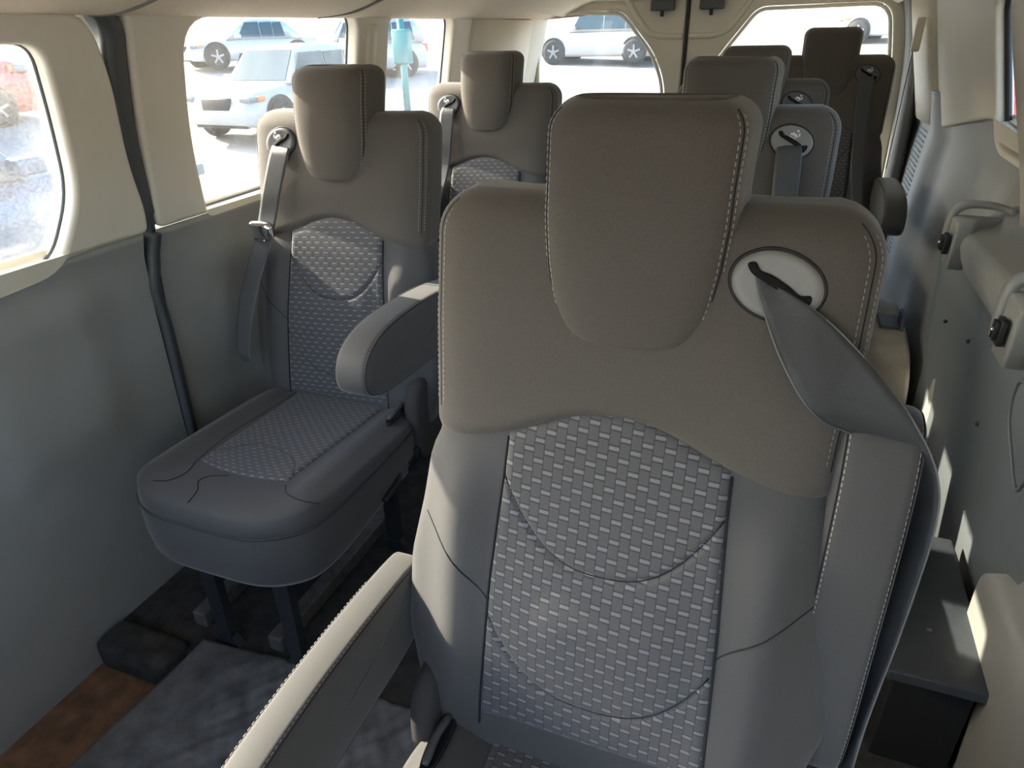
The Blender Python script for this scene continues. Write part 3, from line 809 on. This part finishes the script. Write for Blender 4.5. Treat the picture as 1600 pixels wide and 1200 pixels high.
def finish(R):
    out = {}
    for k, (bm, mk) in R.items():
        bmesh.ops.recalc_face_normals(bm, faces=bm.faces[:])
        me = bpy.data.meshes.new(k); bm.to_mesh(me); bm.free(); me.materials.append(M_[mk])
        sm = k.split('_')[0] not in ('leg', 'rail', 'seat') 
        me.polygons.foreach_set('use_smooth', [sm]*len(me.polygons)); out[k] = me
    return out
SEATM = {1: finish(meshes_for(1)), -1: finish(meshes_for(-1))}

# armrest: pivot at origin, runs along -y
def armrest_mesh():
    L = .53; ol = []
    prof = crom([(-.00, .068), (-.15, .080), (-.30, .080), (-.42, .066), (-.490, .030), (-.512, -.020), (-.495, -.060), (-.44, -.080), (-.34, -.086), (-.20, -.084), (-.06, -.080), (.025, -.06), (.045, 0), (.03, .05)], 6, True)
    c = Vector((-.25, 0)); bm = bmesh.new(); W_ = .043; r = .016; rings = []
    def off(k):   # inset along normals
        out = []; N = len(prof)
        for i, p in enumerate(prof):
            t = (prof[(i+1) % N]-prof[i-1]).normalized(); n = Vector((t.y, -t.x))
            if n.dot(Vector((max(-.45, min(-.05, p.x)), 0))-p) < 0: n = -n
            out.append(p+n*k)
        return out
    st = [(r*(1-math.cos(a)), W_-r*(1-math.sin(a))) for a in [math.pi/2*i/5 for i in range(6)]]
    seq = [(k, -x) for k, x in st[::-1]]+st
    ins = [(.035, -W_-.002), (.02, -W_-.001)]+[(k*1, x) for k, x in [(a, b) for a, b in seq]]
    seq = [(.04, -W_-.003)]+[(r*(1-math.cos(a)), -(W_-r*(1-math.sin(a)))) for a in [math.pi/2*i/5 for i in range(5, -1, -1)]][::1]+[(r*(1-math.cos(a)), W_-r*(1-math.sin(a))) for a in [math.pi/2*i/5 for i in range(6)]]+[(.04, W_+.003)]
    for k, x in seq: rings.append([Vector((x, p.x, p.y)) for p in off(k)])
    loft(bm, rings)
    rows = [(bm, 'armrest', 'bolster')]; pr = off(.0035)
    for sg in (-1, 1):
        pts = [Vector((sg*(W_-.008), p.x, p.y)) for p in pr]
        nn = lambda p: Vector((sg*.4, 0, 1 if p.z > 0 else -1))
        s = bmesh.new(); dashes(s, pts[3:66], nn, w=.0012, lift=.003); rows.append((s, 'armrest_stitching', 'stitch'))
    for sg in (-1, 1):
        c_ = bmesh.new(); rows.append((c_, 'armrest_seam', 'seam')); tube(c_, [Vector((sg*(W_-.0045), p.x, p.y)) for p in off(.0045)]+[Vector((sg*(W_-.0045), off(.0045)[0].x, off(.0045)[0].y))], .0010, 5, False)
    return rows
AM = armrest_mesh(); arm_me = []
for b, nme, mk in AM:
    if nme == 'armrest': bmesh.ops.recalc_face_normals(b, faces=b.faces[:])
    me = bpy.data.meshes.new(nme); b.to_mesh(me); b.free(); me.materials.append(M_[mk]); me.polygons.foreach_set('use_smooth', [True]*len(me.polygons)); arm_me.append(me)

def add_arm(root, x, up_, dy=0, dz=0, tilt=0):
    o = bpy.data.objects.new('armrest', arm_me[0]); COL.objects.link(o); o.parent = root
    if up_: o.location = (x, -.015+dy, .54+dz); o.rotation_euler = (math.radians(-90-6)+tilt, 0, 0)
    else: o.location = (x, -.10+dy, .725+dz); o.rotation_euler = (tilt, 0, 0)
    for me, nme in ((arm_me[1], 'stitching'), (arm_me[2], 'stitching'), (arm_me[3], 'seam_cord'), (arm_me[4], 'seam_cord')):
        s = bpy.data.objects.new(nme, me); COL.objects.link(s); s.parent = o
    return o

def ribbon(name, Lp, Rp, parent, th=.0012, fold=0):
    Lp = crom(Lp, 10); Rp = crom(Rp, 10); bm = bmesh.new(); rings = []
    for i, (a, b) in enumerate(zip(Lp, Rp)):
        i0, i1 = max(i-1, 0), min(i+1, len(Lp)-1); t = ((Lp[i1]+Rp[i1])-(Lp[i0]+Rp[i0])).normalized()
        n = t.cross((b-a)).normalized(); K = 8; top = []; bot = []
        for k in range(K+1):
            q = k/K; p = a.lerp(b, q)+n*fold*math.sin(q*math.pi*2+i*.25)*.3
            top.append(p+n*th); bot.append(p-n*th)
        rings.append(top+bot[::-1])
    loft(bm, rings)
    o = build(name, bm, M_['belt'], parent)
    for E_ in (Lp, Rp):
        bm = bmesh.new(); tube(bm, E_, .0012, 5); build('selvedge', bm, M_['beltedge'], o)
    return o

ORDER_SUB = {'stitching': 'headrest', 'headrest_seam': 'headrest', 'shoulder_stitching': 'shoulder_panel', 'shoulder_seam': 'shoulder_panel', 'cushion_piping': 'cushion', 'cushion_seam': 'cushion',
             'guide_rim': 'belt_guide', 'guide_slot_shade': 'belt_guide', 'symbol': 'belt_guide', 'recline_handle': 'handle_recess', 'handle_recess': None}
NAMES = {'headrest_seam': 'seam_cord', 'shoulder_stitching': 'stitching', 'shoulder_seam': 'seam_cord', 'cushion_seam': 'seam_cord'}
def seat(x, y, m, label, dz=0, symbol=True, detail=True, guide_dark=False):
    root = empty('passenger_seat', (x, y, dz)); made = {}
    for k, me in SEATM[m].items():
        b = k.split('#')[0]
        if b in ORDER_SUB and ORDER_SUB[b]: continue
        if not detail and b in ('handle_recess', 'side_bracket', 'adjust_lever'): continue
        nm = b[:-2] if b.startswith(('leg_', 'rail_')) else b
        o = bpy.data.objects.new(nm, me); COL.objects.link(o); o.parent = root; made[b] = o
    for k, me in SEATM[m].items():
        b = k.split('#')[0]; pk = ORDER_SUB.get(b)
        if not pk or pk not in made or (b == 'symbol' and not symbol): continue
        o = bpy.data.objects.new(NAMES.get(b, b), me); COL.objects.link(o); o.parent = made[pk]
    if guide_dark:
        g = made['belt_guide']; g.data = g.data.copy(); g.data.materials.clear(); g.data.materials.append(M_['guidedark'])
    tag(root, label, 'seat', 'dark grey passenger seats')
    return root, made

def hang_belt(root, m, z1=.62, tongue=False, x1=.20, sl=0):
    """belt coming out of the guide and hanging straight down"""
    gx, gz = GUIDE
    L, R_ = [], []
    for z, xc, hw, d in ((gz-.006, gx-.004, .027, .010), (gz-.03, gx-.001, .029, .020), (gz-.12, gx+.004+sl*.5, .029, .024), (gz-.23, gx+.012+sl, .028, .030), (.80, gx+.024+sl, .026, .075), (.66, x1+.01, .020, .09), (z1, x1, .012, .085)):
        p = front_pt(min(xc, .23), z, 0); y = p.y-d
        L.append(Vector((m*(xc-hw), y, z))); R_.append(Vector((m*(xc+hw), y-.004, z)))
    b = ribbon('seat_belt', L, R_, root)
    if tongue:
        bm = bmesh.new(); zc = .965; q = front_pt(.2, zc, 0).y-.035
        cxp = m*(gx+.015+sl)
        rr = []
        for k, dd in ((1, .0), (1, .010), (.86, .016), (.5, .018)):
            rr.append([Vector((cxp+.040*k*sgnp(math.cos(a), .55), q-dd, zc+.026*k*sgnp(math.sin(a), .55))) for a in [2*math.pi*i/28 for i in range(28)]])
        loft(bm, rr); t = build('belt_tongue', bm, M_['chrome'], b)
        bm = bmesh.new(); box(bm, (cxp-.018, q-.010, zc-.065), (cxp+.008, q-.006, zc-.022), .002); build('tongue_blade', bm, M_['chrome'], t)
    return b

# foreground seat
A1, pA = seat(-.152, .785, 1, 'large grey passenger seat in the foreground with a raised right armrest', symbol=False)
A1.location.z = 0.0
for k_ in ('cushion', 'cushion_insert', 'handle_recess', 'hinge_cover'): pA[k_].location.z = -.05
la = add_arm(A1, -.343, False, dy=.05, dz=-.115); la.scale = (.66, 1, 1)
add_arm(A1, .304, True)
gx, gz = GUIDE
def fp(x, z, off): return front_pt(x, z, off)
Lp = [fp(gx-.024, gz+.010, .013), fp(gx-.012, gz-.022, .019), fp(gx+.014, gz-.075, .034), fp(gx+.048, gz-.125, .040), Vector((.260, -.030, 1.035)), Vector((.322, .010, 1.0)), Vector((.350, .02, .90)), Vector((.350, .0, .75)), Vector((.350, -.01, .6)), Vector((.348, -.03, .48))]
Rp = [fp(gx-.008, gz+.003, .012), fp(gx+.040, gz-.022, .022), fp(gx+.074, gz-.052, .026), Vector((.285, -.032, 1.105)), Vector((.326, -.037, 1.060)), Vector((.362, -.032, .998)), Vector((.374, -.04, .93)), Vector((.370, -.055, .78)), Vector((.360, -.075, .63)), Vector((.358, -.09, .50))]
ribbon('seat_belt', Lp, Rp, A1, fold=.004)

A2, _ = seat(-.156, 1.89, 1, 'grey passenger seat directly behind the foreground seat, belt hanging from its oval guide', detail=False, guide_dark=False); hang_belt(A2, 1)
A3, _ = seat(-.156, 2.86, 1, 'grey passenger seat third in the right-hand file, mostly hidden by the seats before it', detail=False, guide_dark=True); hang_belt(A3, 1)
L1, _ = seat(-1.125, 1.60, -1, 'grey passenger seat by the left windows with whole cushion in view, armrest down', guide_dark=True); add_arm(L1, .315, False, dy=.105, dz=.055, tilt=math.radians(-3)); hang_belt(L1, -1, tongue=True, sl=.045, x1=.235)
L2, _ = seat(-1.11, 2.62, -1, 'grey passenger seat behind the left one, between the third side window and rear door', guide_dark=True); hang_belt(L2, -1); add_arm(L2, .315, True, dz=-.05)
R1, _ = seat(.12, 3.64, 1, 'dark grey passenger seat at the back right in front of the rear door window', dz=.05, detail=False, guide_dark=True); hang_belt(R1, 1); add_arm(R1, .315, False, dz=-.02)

# buckle stalk on the aisle side of the second left seat
def stalk(x, y, z, lab):
    r = empty('seat_buckle', (x, y, z))
    bm = bmesh.new(); tube(bm, crom([(0, .05, -.25), (0, .02, -.12), (0, 0, -.02)], 5), .006, 8); build('stalk', bm, M_['black'], r)
    bm = bmesh.new(); box(bm, (-.014, -.016, -.03), (.014, .016, .04), .005, 3); bu = build('housing', bm, M_['black'], r, True)
    boxobj('release_button', (-.009, -.018, .025), (.009, .014, .043), M_['redlamp'], r, .002)
    tag(r, lab, 'seat belt buckle')
stalk(-.80, 1.60+.04, .55, 'black seat belt buckle on a stalk at the aisle side of the left seat')
stalk(-.80, 2.42, .62, 'black seat belt buckle on a stalk at the aisle side of the second left seat')

# ------------------------------------------------------------------ outside
def gz_(x, y):
    d = math.hypot(x+.45, y-2)
    return -1.0+.085*max(0, d-15)+.0016*max(0, d-40)**2*.5
bm = bmesh.new(); g = []
radii = [0, 3, 6, 9, 12, 15, 18, 22, 26, 30, 36, 44, 55, 70, 90, 120]
rings = []
for r in radii[1:]:
    rings.append([Vector((-.45+r*math.cos(a), 2+r*math.sin(a), gz_(-.45+r*math.cos(a), 2+r*math.sin(a))+random.uniform(-1, 1)*.02*max(0, r-40))) for a in [2*math.pi*i/72 for i in range(72)]])
loft(bm, rings[:10], cap=False); 
c = bm.verts.new((-.45, 2, -1.0)); bm.verts.ensure_lookup_table()
fr = list(bm.verts)[:72]
for i in range(72): bm.faces.new((fr[i], fr[(i+1) % 72], c))
tag(build('ground', bm, M_['ground']), kind='structure')
bm = bmesh.new(); loft(bm, rings[9:], cap=False); tag(build('hillside', bm, M_['hill']), kind='structure')

def car(name, cat, label, loc, rz, paint, L=5.3, Wd=2.15, H=1.98, kind='suv', grp=None):
    """x forward; sizes in scene units"""
    r = empty(name, loc, rz); hw = Wd/2
    zc = .26; belt = H*.60; hood = H*.56
    st = [(-L/2, .80, .40, belt*.90), (-L/2+.12, .93, zc, belt*.98), (-L*.3, 1, zc, belt), (0, 1, zc, belt), (L*.17, 1, zc, belt*.98), (L*.30, .99, zc, hood), (L*.42, .95, zc+.02, hood*.94), (L*.475, .88, zc+.05, hood*.84), (L/2, .76, zc+.12, hood*.62)]
    def ring(x, w, z0, z1):
        W2_ = hw*w; out = []
        for y, z in ((-.90, 0), (-1, .12), (-1.0, .45), (-.97, .75), (-.90, .94), (-.75, 1.0), (0, 1.02), (.75, 1.0), (.90, .94), (.97, .75), (1.0, .45), (1, .12), (.90, 0), (0, 0)):
            out.append(Vector((x, y*W2_, lerp(z0, z1, z))))
        return out
    bm = bmesh.new(); loft(bm, [ring(*s) for s in st]); build('body', bm, M_[paint], r)
    # greenhouse
    if kind == 'suv': gh = [(-L*.47, .74, .30), (-L*.42, .80, .85), (-L*.34, .82, .97), (-L*.10, .82, 1.0), (L*.04, .80, .98), (L*.10, .78, .88), (L*.21, .84, .03)]
    elif kind == 'pickup': gh = [(-L*.13, .80, .1), (-L*.11, .80, .9), (-L*.06, .80, .98), (L*.03, .80, 1.0), (L*.08, .78, .9), (L*.17, .84, .03)]
    else: gh = [(-L*.36, .80, .05), (-L*.25, .76, .80), (-L*.15, .76, .93), (0, .76, .96), (L*.06, .75, .90), (L*.22, .82, .03)]
    bm = bmesh.new(); rings = []
    for x, w, k in gh:
        zt = lerp(belt*.97, H, k); rings.append([Vector((x, y*hw, z)) for y, z in ((-.92, belt*.96), (-lerp(.92, w, k), lerp(belt*.97, zt, .85)), (-lerp(.9, w*.86, k), zt), (0, zt+.02*k), (lerp(.9, w*.86, k), zt), (lerp(.92, w, k), lerp(belt*.97, zt, .85)), (.92, belt*.96))])
    loft(bm, rings, closed=True); cab = build('cabin', bm, M_[paint], r)
    # side windows and windscreen, set just proud of the cabin
    x0, x1 = gh[1][0], gh[-2][0]
    for sg in (-1, 1):
        cuts = [x0+.10, lerp(x0, x1, .36), lerp(x0, x1, .68), x1+.10] if kind != 'pickup' else [x0+.08, lerp(x0, x1, .5), x1+.08]
        for a, b in zip(cuts, cuts[1:]):
            last = b == cuts[-1]; bm = bmesh.new()
            def q(x, k): 
                ww = .92-(.92-.80)*k*.85
                return Vector((x, sg*(ww*hw+.012), lerp(belt*.99, H, k)))
            qs = [q(a+.03, .06), q(b+(.28 if last else -.03), .06), q(b-(.04 if last else .03), .78), q(a+.03+(.1 if a == cuts[0] else 0), .80)]
            qq = qs+[p-Vector((0, sg*.03, 0)) for p in qs]; v = [bm.verts.new(p) for p in qq]
            bm.faces.new(v[:4]); 
            for i in range(4): bm.faces.new((v[i], v[(i+1) % 4], v[4+(i+1) % 4], v[4+i]))
            build('side_window', bm, M_['carglass'], r, False)
    bm = bmesh.new(); xa, xb = gh[-1][0], gh[-2][0]
    zb, zt = belt*1.0, lerp(belt, H, .86)
    vs = [bm.verts.new(p) for p in (Vector((xa-.01, -.76*hw, zb+.03)), Vector((xa-.01, .76*hw, zb+.03)), Vector((xb+.045, .66*hw, zt)), Vector((xb+.045, -.66*hw, zt)))]
    bm.faces.new(vs); w2 = [bm.verts.new(v.co-Vector((.03, 0, .03))) for v in vs]
    for i in range(4): bm.faces.new((vs[i], vs[(i+1) % 4], w2[(i+1) % 4], w2[i]))
    build('windscreen', bm, M_['carglass'], r, False)
    for sx in (-L*.31, L*.315):
        for sg in (-1, 1):
            wr = .43
            bm = bmesh.new(); bmesh.ops.create_cone(bm, cap_ends=True, segments=32, radius1=wr+.07, radius2=wr+.07, depth=.03, matrix=Matrix.Translation((sx, sg*(hw*.985), wr+.03))@Matrix.Rotation(math.pi/2, 4, 'X')); build('arch_lip', bm, M_['black'], r, False)
            bm = bmesh.new(); R_ = [[Vector((sx+rad*math.cos(a), sg*(hw*1.0+yy), wr+rad*math.sin(a))) for a in [2*math.pi*i/32 for i in range(32)]] for rad, yy in ((.24, .035), (wr*.9, .045), (wr, .02), (wr, -.18), (wr*.8, -.2))]
            loft(bm, R_); wl = build('wheel', bm, M_['tyre'], r)
            bm = bmesh.new()
            for k in range(5):
                a = 2*math.pi*k/5; mt = Matrix.Translation((sx, sg*(hw+.045), wr))@Matrix.Rotation(a, 4, 'Y'); box(bm, (-.035, -.01, .03), (.035, .012, .255), 0, 1, mt)
            bmesh.ops.create_cone(bm, cap_ends=True, segments=20, radius1=.08, radius2=.07, depth=.03, matrix=Matrix.Translation((sx, sg*(hw+.05), wr))@Matrix.Rotation(math.pi/2, 4, 'X'))
            build('rim', bm, M_['rim'], wl, False)
    for sg in (-1, 1):
        bm = bmesh.new(); box(bm, (L*.415, sg*hw*.80-.20, hood*.76), (L*.487, sg*hw*.80+.13, hood*.86), .02, 2); build('headlight', bm, M_['lamp'], r)
        bm = bmesh.new(); box(bm, (L*.40, sg*hw*.93-.03, hood*.77), (L*.44, sg*hw*.93+.035, hood*.87), .01, 2); build('indicator', bm, M_['amber'], r)
        bm = bmesh.new(); box(bm, (-L*.5-.0, sg*hw*.72-.16, belt*.70), (-L*.46, sg*hw*.72+.16, belt*.92), .02, 2); build('tail_light', bm, M_['redlamp'], r)
        bm = bmesh.new(); box(bm, (L*.13, sg*(hw+.11)-.10, belt*1.0), (L*.17, sg*(hw+.11)+.10, belt*1.0+.15), .03, 3); build('door_mirror', bm, M_[paint], r, True)
        bm = bmesh.new(); box(bm, (L*.46, sg*hw*.62-.17, .42), (L*.497, sg*hw*.62+.17, .60), .02, 2); build('fog_lamp', bm, M_['lamp'], r)
    bm = bmesh.new(); box(bm, (L*.47, -.38*hw, hood*.60), (L*.502, .38*hw, hood*.84), .03, 2); build('grille', bm, M_['black'], r)
    bm = bmesh.new(); box(bm, (L*.46, -.7*hw, .28), (L*.49, .7*hw, .40), .03, 2); build('lower_bumper', bm, M_['black'], r)
    tag(r, label, cat, grp); return r
def park(x, y, dz=0): return (x, y, gz_(x, y)+dz)
car('sport_utility_car', 'car', 'white sport utility car with amber corner lamps parked outside the second side window', park(-12.3, 15.9), math.radians(-92), 'carwhite')
car('pickup_truck', 'truck', 'blue-grey pickup truck seen through the dusty sliding door window', park(-7.6, 3.4), math.radians(90), 'carblue', kind='pickup', L=6.6, H=2.3)
car('delivery_car', 'car', 'bright red car behind the blue-grey pickup outside the sliding door window', park(-20, 10.5), math.radians(85), 'carred', H=2.9, L=7)
car('parked_car', 'car', 'silver car higher up beyond the white sport utility car, left one', park(-21, 25), math.radians(-120), 'carsilver', kind='sedan', H=1.75, grp=None)
car('parked_car', 'car', 'white car further back, beside the right edge of the second side window', park(-15.5, 24), math.radians(-125), 'carwhite')
car('parked_car', 'car', 'white car outside the left rear door window, dark wheel showing', park(-7.6, 30), math.radians(176), 'carwhite')
car('parked_car', 'car', 'silver car far outside the right rear door window', park(4, 36), math.radians(160), 'carsilver')
car('parked_car', 'car', 'red car outside the right-hand side window', park(4.3, 18.0), math.radians(80), 'carred', kind='sedan', H=1.7)
# teal post and tan box outside window 3
x, y = -9.6, 17.2; r = empty('signal_post', park(x, y))
bm = bmesh.new(); tube(bm, [(0, 0, 0), (0, 0, 1.2), (0, 0, 2.6)], .09, 12); build('post', bm, M_['teal'], r)
bm = bmesh.new(); box(bm, (-.22, -.15, 1.5), (.22, .15, 2.3), .04); build('cabinet', bm, M_['teal'], r); tag(r, 'teal post with a cabinet outside the third side window', 'post')
x, y = -7.4, 16.8; r = empty('crate', park(x, y)); boxobj('crate_body', (-.5, -.4, 0), (.5, .4, .8), M_['tan'], r, .02); boxobj('crate_lid', (-.53, -.43, .8), (.53, .43, .88), M_['tan'], r, .02); tag(r, 'tan crate on the ground outside the third side window', 'crate')
